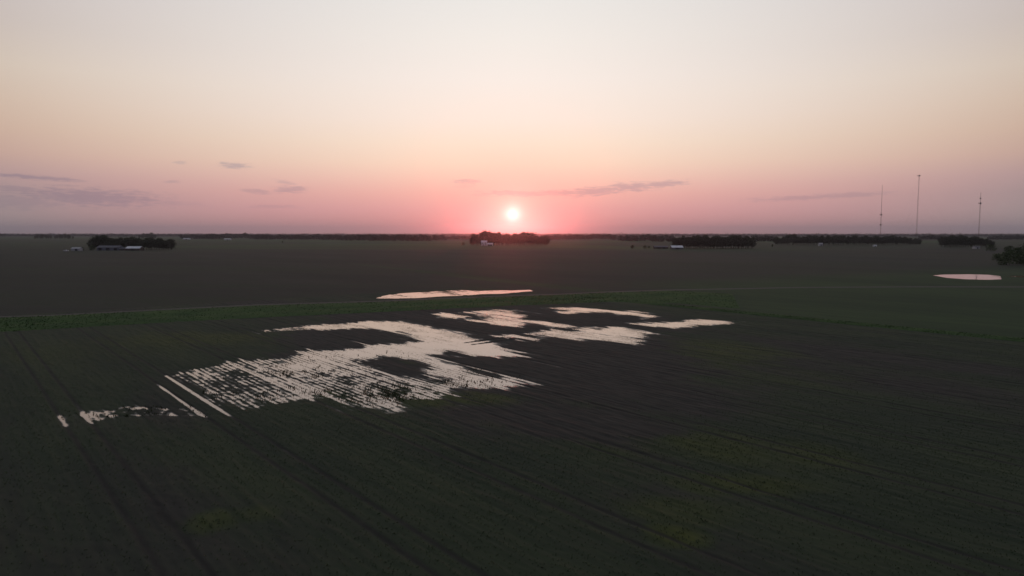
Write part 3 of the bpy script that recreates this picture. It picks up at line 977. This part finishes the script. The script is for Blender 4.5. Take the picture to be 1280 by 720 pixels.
woods('distant_woods', 'hazy belt of far woods left of centre along the skyline',
      [(226, 256, 298.6, 294, 293.4), (256, 276, 299.2, 293, 293.2), (276, 309, 298.2, 292.6, 291.6), (309, 318, 298.6, 294.2, 294), (318, 341, 299.4, 293.2, 293.4), (341, 350, 299, 294.4, 294.2),
       (348, 385, 299.4, 294, 294.2), (385, 400, 299.4, 293.4, 293.2), (400, 425, 300, 294, 294.4), (425, 472, 300.6, 293.8, 293.4)], 8, 3, 120, 1.5, 40)
woods('distant_woods', 'hazy dark tree belt just left of the sunset grove',
      [(460, 482, 301.2, 293.6, 293.2), (482, 500, 301.4, 294, 294.2), (500, 536, 301.4, 293.4, 293.8), (536, 556, 300.6, 295, 294.4), (556, 590, 299.4, 295.4, 295.4)], 8, 3, 120, 1.4, 41)
woods('distant_woods', 'hazy belt of far woods between the sunset grove and the barn',
      [(682, 700, 300, 294, 293.6), (700, 735, 299.6, 294, 294.2), (735, 763, 299, 293.2, 293.2), (763, 776, 300, 294.6, 294.4), (774, 812, 301.6, 294.4, 294), (812, 842, 302.2, 294.4, 295)], 8, 3, 120, 1.5, 42)
woods('distant_woods', 'blue-grey woods behind the trees on the right of the skyline',
      [(940, 972, 302, 295.2, 295.4), (1150, 1180, 299.5, 295, 294.8), (1236, 1285, 299.4, 295.2, 295)], 9, 3, 120, 1.6, 43)
woods('skyline_woods', 'thin blue-grey line of woods along the whole far horizon',
      [(-40, 120, 295.4, 292.9, 293), (120, 330, 295.6, 293, 292.9), (330, 520, 295.4, 293, 293.1), (520, 760, 295.2, 293, 292.9), (760, 1000, 295.3, 293.1, 293), (1000, 1320, 295.5, 293, 293.1)], 16, 2, 60, 3.4, 44)
woods('skyline_woods', 'faintest strip of woods at the farthest edge of the plain',
      [(-60, 1340, 293.6, 292.3, 292.3)], 34, 1, 40, 4.5, 45)

# ------------------------------------------------------------------ farm buildings
m_white = mat_noise('white_paint', (0.62, 0.62, 0.64), (0.80, 0.80, 0.82), .3, .7, .3)
m_metal = mat_noise('pale_metal_sheet', (0.55, 0.58, 0.62), (0.74, 0.76, 0.80), .3, .45, .5)
m_slate = mat_noise('grey_roof', (0.10, 0.10, 0.12), (0.16, 0.16, 0.18), .5, .8, .3)
m_bluewall = mat_noise('blue_grey_sheet', (0.10, 0.115, 0.16), (0.15, 0.165, 0.21), .3, .7, .3)
m_brown = mat_noise('brown_boards', (0.07, 0.055, 0.045), (0.11, 0.09, 0.075), .5, .9, .2)
m_dark = mat_noise('dark_opening', (0.012, 0.012, 0.014), (0.02, 0.02, 0.022), 1, .6, .3)
m_trim = mat_noise('trim', (0.4, 0.4, 0.42), (0.5, 0.5, 0.52), 1, .7, .3)


def barn(name, label, cat, px0, px1, ybase, hw, hr, depth, mwall, mroof, doors=(), wins=(), chimney=False, rz=0.0):
    """gabled building: wall, roof, door (> handle), window (> frame)"""
    D = dist_of(ybase)
    x0, x1 = px_x(px0, D), px_x(px1, D)
    L = x1 - x0; cx = (x0 + x1) / 2
    e = empty(name, (cx, D + depth / 2, GZ), rz)
    a, b_ = -L / 2, L / 2
    y0, y1 = -depth / 2, depth / 2
    m = MB()
    V = [(a, y0, -.1), (b_, y0, -.1), (b_, y1, -.1), (a, y1, -.1), (a, y0, hw), (b_, y0, hw), (b_, y1, hw), (a, y1, hw), (a, 0, hr - .2), (b_, 0, hr - .2)]
    m.add(V, [(0, 1, 5, 4), (2, 3, 7, 6), (1, 2, 6, 9, 5), (3, 0, 4, 8, 7), (0, 3, 2, 1)])
    m.build('wall', mwall, e)
    g = MB(); g.gable(a - .4, b_ + .4, y0 - .5, y1 + .5, hw - .05, hr, .14)
    rf = g.build('roof', mroof, e)
    if chimney:
        c = MB(); c.box(L * .2, L * .2 + .8, -.4, .4, hr - .9, hr + .9); c.build('chimney', m_brown, rf)
    for (t, w_, h_) in doors:
        q = a + L * t
        d = MB(); d.box(q - w_ / 2, q + w_ / 2, y0 - .08, y0 - .012, 0, h_); dd = d.build('door', m_dark, e)
        k = MB(); k.box(q + w_ * .3, q + w_ * .3 + .1, y0 - .14, y0 - .083, h_ * .45, h_ * .55); k.build('handle', m_trim, dd)
    for (t, w_, h_, zb) in wins:
        q = a + L * t
        d = MB(); d.box(q - w_ / 2, q + w_ / 2, y0 - .05, y0 - .012, zb, zb + h_); dd = d.build('window', m_dark, e)
        f = MB()
        for (xa, xb, za, zc) in ((q - w_ / 2 - .12, q - w_ / 2, zb - .12, zb + h_ + .12), (q + w_ / 2, q + w_ / 2 + .12, zb - .12, zb + h_ + .12),
                                 (q - w_ / 2, q + w_ / 2, zb - .12, zb), (q - w_ / 2, q + w_ / 2, zb + h_, zb + h_ + .12)):
            f.box(xa, xb, y0 - .09, y0 - .01, za, zc)
        f.build('frame', m_trim, dd)
    tag(e, label, cat)
    return e


barn('farmhouse', 'white two-storey farmhouse in front of the red-lit grove under the sun', 'house', 601.5, 608.5, 307.3, 5.4, 8.4, 8, m_white, m_metal,
     [(.35, 1.1, 2.1)], [(.75, 1.0, 1.3, .9), (.25, 1.0, 1.3, 3.4), (.75, 1.0, 1.3, 3.4)], True)
barn('garage', 'low white garage beside the farmhouse below the sun', 'garage', 609.2, 615.8, 307.4, 2.6, 4.6, 6.5, m_white, m_metal, [(.3, 2.6, 2.2), (.7, 2.6, 2.2)])
barn('machine_shed', 'long blue-grey machine shed in front of the left farm grove', 'shed', 121, 148.5, 313.2, 3.4, 5.6, 11, m_bluewall, m_slate, [(.15, 3.6, 3), (.5, 4.2, 3), (.85, 3.6, 3)])
barn('barn', 'shed with a bright pale roof beside the blue-grey machine shed', 'barn', 157, 174.5, 313.4, 2.6, 4.9, 10, m_brown, m_metal, [(.5, 3.5, 2.3)])
barn('lean_to', 'small grey outbuilding between the blue-grey shed and the pale-roofed barn', 'shed', 150, 155.5, 313.2, 2.0, 3.2, 5, m_brown, m_slate, [(.5, 1.2, 1.8)])
barn('hut', 'small pale hut with a dark opening alone left of the farm grove', 'hut', 89, 99.5, 313.6, 2.5, 3.9, 6, m_trim, m_trim, [(.6, 3.0, 2.2)])
barn('barn', 'low barn with a bright white roof at the left end of the even-topped grove', 'barn', 840, 854, 311.7, 2.2, 4.6, 12, m_slate, m_metal, [(.5, 4, 2)])
barn('shed', 'long low brown shed between the white-roofed barn and the shrubs', 'shed', 818, 835, 311.2, 2.4, 4.0, 8, m_brown, m_slate, [(.3, 3, 2), (.7, 3, 2)])
barn('cabin', 'faint pale farm building far off on the left in front of the woods', 'building', 280, 288, 300.4, 3.2, 5.2, 9, m_trim, m_metal, [(.5, 3, 2.4)])
barn('cabin', 'tiny pale building far off at the left above the farm grove end', 'building', 228.5, 237, 299.8, 3.0, 5.0, 9, m_trim, m_metal, [(.5, 3, 2.4)])
barn('granary', 'small pale upright building against the tree belt below the sky right of centre', 'building', 1024.6, 1028.4, 307.6, 3.4, 4.8, 5, m_trim, m_trim, [(.5, 1.2, 2)])
barn('cabin', 'tiny white building at the foot of the leftmost mast', 'building', 1092.5, 1096, 308.4, 1.6, 2.6, 4, m_white, m_metal, [(.5, 1.0, 1.4)])
barn('cabin', 'small grey building at the foot of the rightmost mast grove', 'building', 1219, 1225, 311, 2.0, 3.4, 6, m_trim, m_slate, [(.5, 1.6, 1.7)])

# a white pickup parked by the hut
D = dist_of(314.4)
e = empty('pickup_truck', (px_x(82.5, D), D, GZ), R(8))
body = MB(); body.add([(-2.6, -.9, .45), (2.6, -.9, .45), (2.6, .9, .45), (-2.6, .9, .45), (-2.6, -.92, 1.0), (2.65, -.92, 1.0), (2.65, .92, 1.0), (-2.6, .92, 1.0), (2.55, -.85, 1.12), (2.55, .85, 1.12), (.95, -.85, 1.2), (.95, .85, 1.2), (-2.6, -.85, 1.15), (-2.6, .85, 1.15)],
                      [(0, 3, 2, 1), (0, 1, 5, 4), (3, 7, 6, 2), (1, 2, 6, 5), (0, 4, 7, 3), (5, 6, 9, 8), (8, 9, 11, 10), (4, 5, 8, 10, 12), (7, 13, 11, 9, 6), (10, 11, 13, 12), (4, 12, 13, 7)])
body.build('body', m_white, e)
cab = MB(); cab.add([(-1.0, -.82, 1.19), (1.1, -.82, 1.19), (1.1, .82, 1.19), (-1.0, .82, 1.19), (-.85, -.68, 1.8), (.35, -.68, 1.8), (.35, .68, 1.8), (-.85, .68, 1.8)],
                    [(4, 5, 6, 7), (0, 1, 5, 4), (1, 2, 6, 5), (2, 3, 7, 6), (3, 0, 4, 7), (0, 3, 2, 1)])
cab.build('cab', m_white, e)
wd = MB(); wd.add([(-.8, -.80, 1.28), (.75, -.80, 1.28), (.3, -.715, 1.7), (-.72, -.715, 1.7)], [(0, 1, 2, 3)]); wd.build('side_window', m_dark, e)
for (x_, y_) in ((-1.7, -.8), (1.7, -.8), (-1.7, .8), (1.7, .8)):
    wh = MB(); wh.tube((x_, y_ - .13, .38), (x_, y_ + .13, .38), .38, .38, 16); q = wh.build('wheel', m_dark, e)
    rm = MB(); rm.tube((x_, y_ - .15, .38), (x_, y_ + .15, .38), .2, .2, 12); rm.build('rim', m_trim, q)
tag(e, 'tiny white pickup truck parked left of the pale hut', 'truck')

# ------------------------------------------------------------------ broadcast masts
m_steel = mat_noise('mast_steel', (0.10, 0.075, 0.075), (0.16, 0.11, 0.11), .2, .6, .4)
m_wire = mat_noise('guy_wire', (0.08, 0.08, 0.08), (0.12, 0.12, 0.12), .2, .6, .4)


def mast(label, px, ytop, ylat, D, nodes, wid):
    """guyed lattice mast: lattice shaft, top pole, antenna arrays, guy wires"""
    Ht = h_for(ytop, D); Hl = h_for(ylat, D)
    e = empty('radio_mast', (px_x(px, D), D, GZ))
    s_ = MB(); r_ = wid / 2
    leg = [(r_ * math.cos(PI / 2 + i * 2 * PI / 3), r_ * math.sin(PI / 2 + i * 2 * PI / 3)) for i in range(3)]
    for (x_, y_) in leg: s_.tube((x_, y_, 0), (x_, y_, Hl), .17, .15, 6)
    nb_ = int(Hl / 2.4)
    for i in range(nb_):
        z0 = Hl * i / nb_; z1 = Hl * (i + 1) / nb_
        for j in range(3):
            a, b_ = leg[j], leg[(j + 1) % 3]
            if (i + j) % 2: a, b_ = b_, a
            s_.tube((a[0], a[1], z0), (b_[0], b_[1], z1), .08, .08, 4)
            s_.tube((a[0], a[1], z1), (b_[0], b_[1], z1), .06, .06, 4)
    s_.build('shaft', m_steel, e)
    if Ht - Hl > 2:
        p = MB(); p.tube((0, 0, Hl - .5), (0, 0, Ht), .42, .28, 8); p.build('top_pole', m_steel, e)
    for (yn, rad, hh) in nodes:
        z = h_for(yn, D)
        a_ = MB()
        for j in range(3):
            g = j * 2 * PI / 3 + .3
            a_.tube((0, 0, z), (math.cos(g) * rad, math.sin(g) * rad, z), .22, .18, 5)
            a_.tube((math.cos(g) * rad, math.sin(g) * rad, z - hh / 2), (math.cos(g) * rad, math.sin(g) * rad, z + hh / 2), .42, .42, 6)
            g2 = g + 2 * PI / 3
            a_.tube((math.cos(g) * rad, math.sin(g) * rad, z), (math.cos(g2) * rad, math.sin(g2) * rad, z), .16, .16, 5)
        a_.tube((0, 0, z - hh * .7), (0, 0, z + hh * .7), wid * .75, wid * .5, 8)
        a_.build('antenna', m_steel, e)
    for j in range(3):
        g = R(100) + j * 2 * PI / 3
        gw = MB()
        for zf, rr in ((.35, Ht * .28), (.66, Ht * .42), (.97, Ht * .55)):
            gw.tube((0, 0, Hl * zf), (math.cos(g) * rr, math.sin(g) * rr, 0), .03, .03, 4)
        gw.build('guy_wires', m_wire, e)
    tag(e, label, 'mast')
    return e


mast('leftmost mast with a long thin top and two small antenna rings', 1100, 232, 268, 1700, [(268.5, 2.6, 3), (281, 1.8, 2.4)], 2.0)
mast('tallest mast of the three with a wide dark antenna at its very top', 1145, 219.5, 221, 1700, [(220.5, 3.8, 2.6)], 2.1)
mast('rightmost mast with a dark antenna ring below a thin tip', 1222.8, 241, 254, 1700, [(254.4, 3.4, 3.4), (248.5, 1.6, 2)], 2.0)

# ------------------------------------------------------------------ haze
hz = MB(); hz.box(-16500, 16500, -16500, 21500, -1.2, 215)
hm = bpy.data.materials.new('thin_evening_haze'); hm.use_nodes = True
nt = hm.node_tree; nt.nodes.clear()
pvn = nt.nodes.new('ShaderNodeVolumePrincipled')
pvn.inputs['Color'].default_value = (0.60, 0.70, 0.88, 1)
pvn.inputs['Density'].default_value = 7.5e-5
pvn.inputs['Anisotropy'].default_value = 0.93
om = nt.nodes.new('ShaderNodeOutputMaterial')
nt.links.new(pvn.outputs[0], om.inputs['Volume'])
hm.cycles.homogeneous_volume = True
ho = hz.build('haze', hm)
tag(ho, 'thin evening haze over the whole plain', 'haze', kind='stuff')
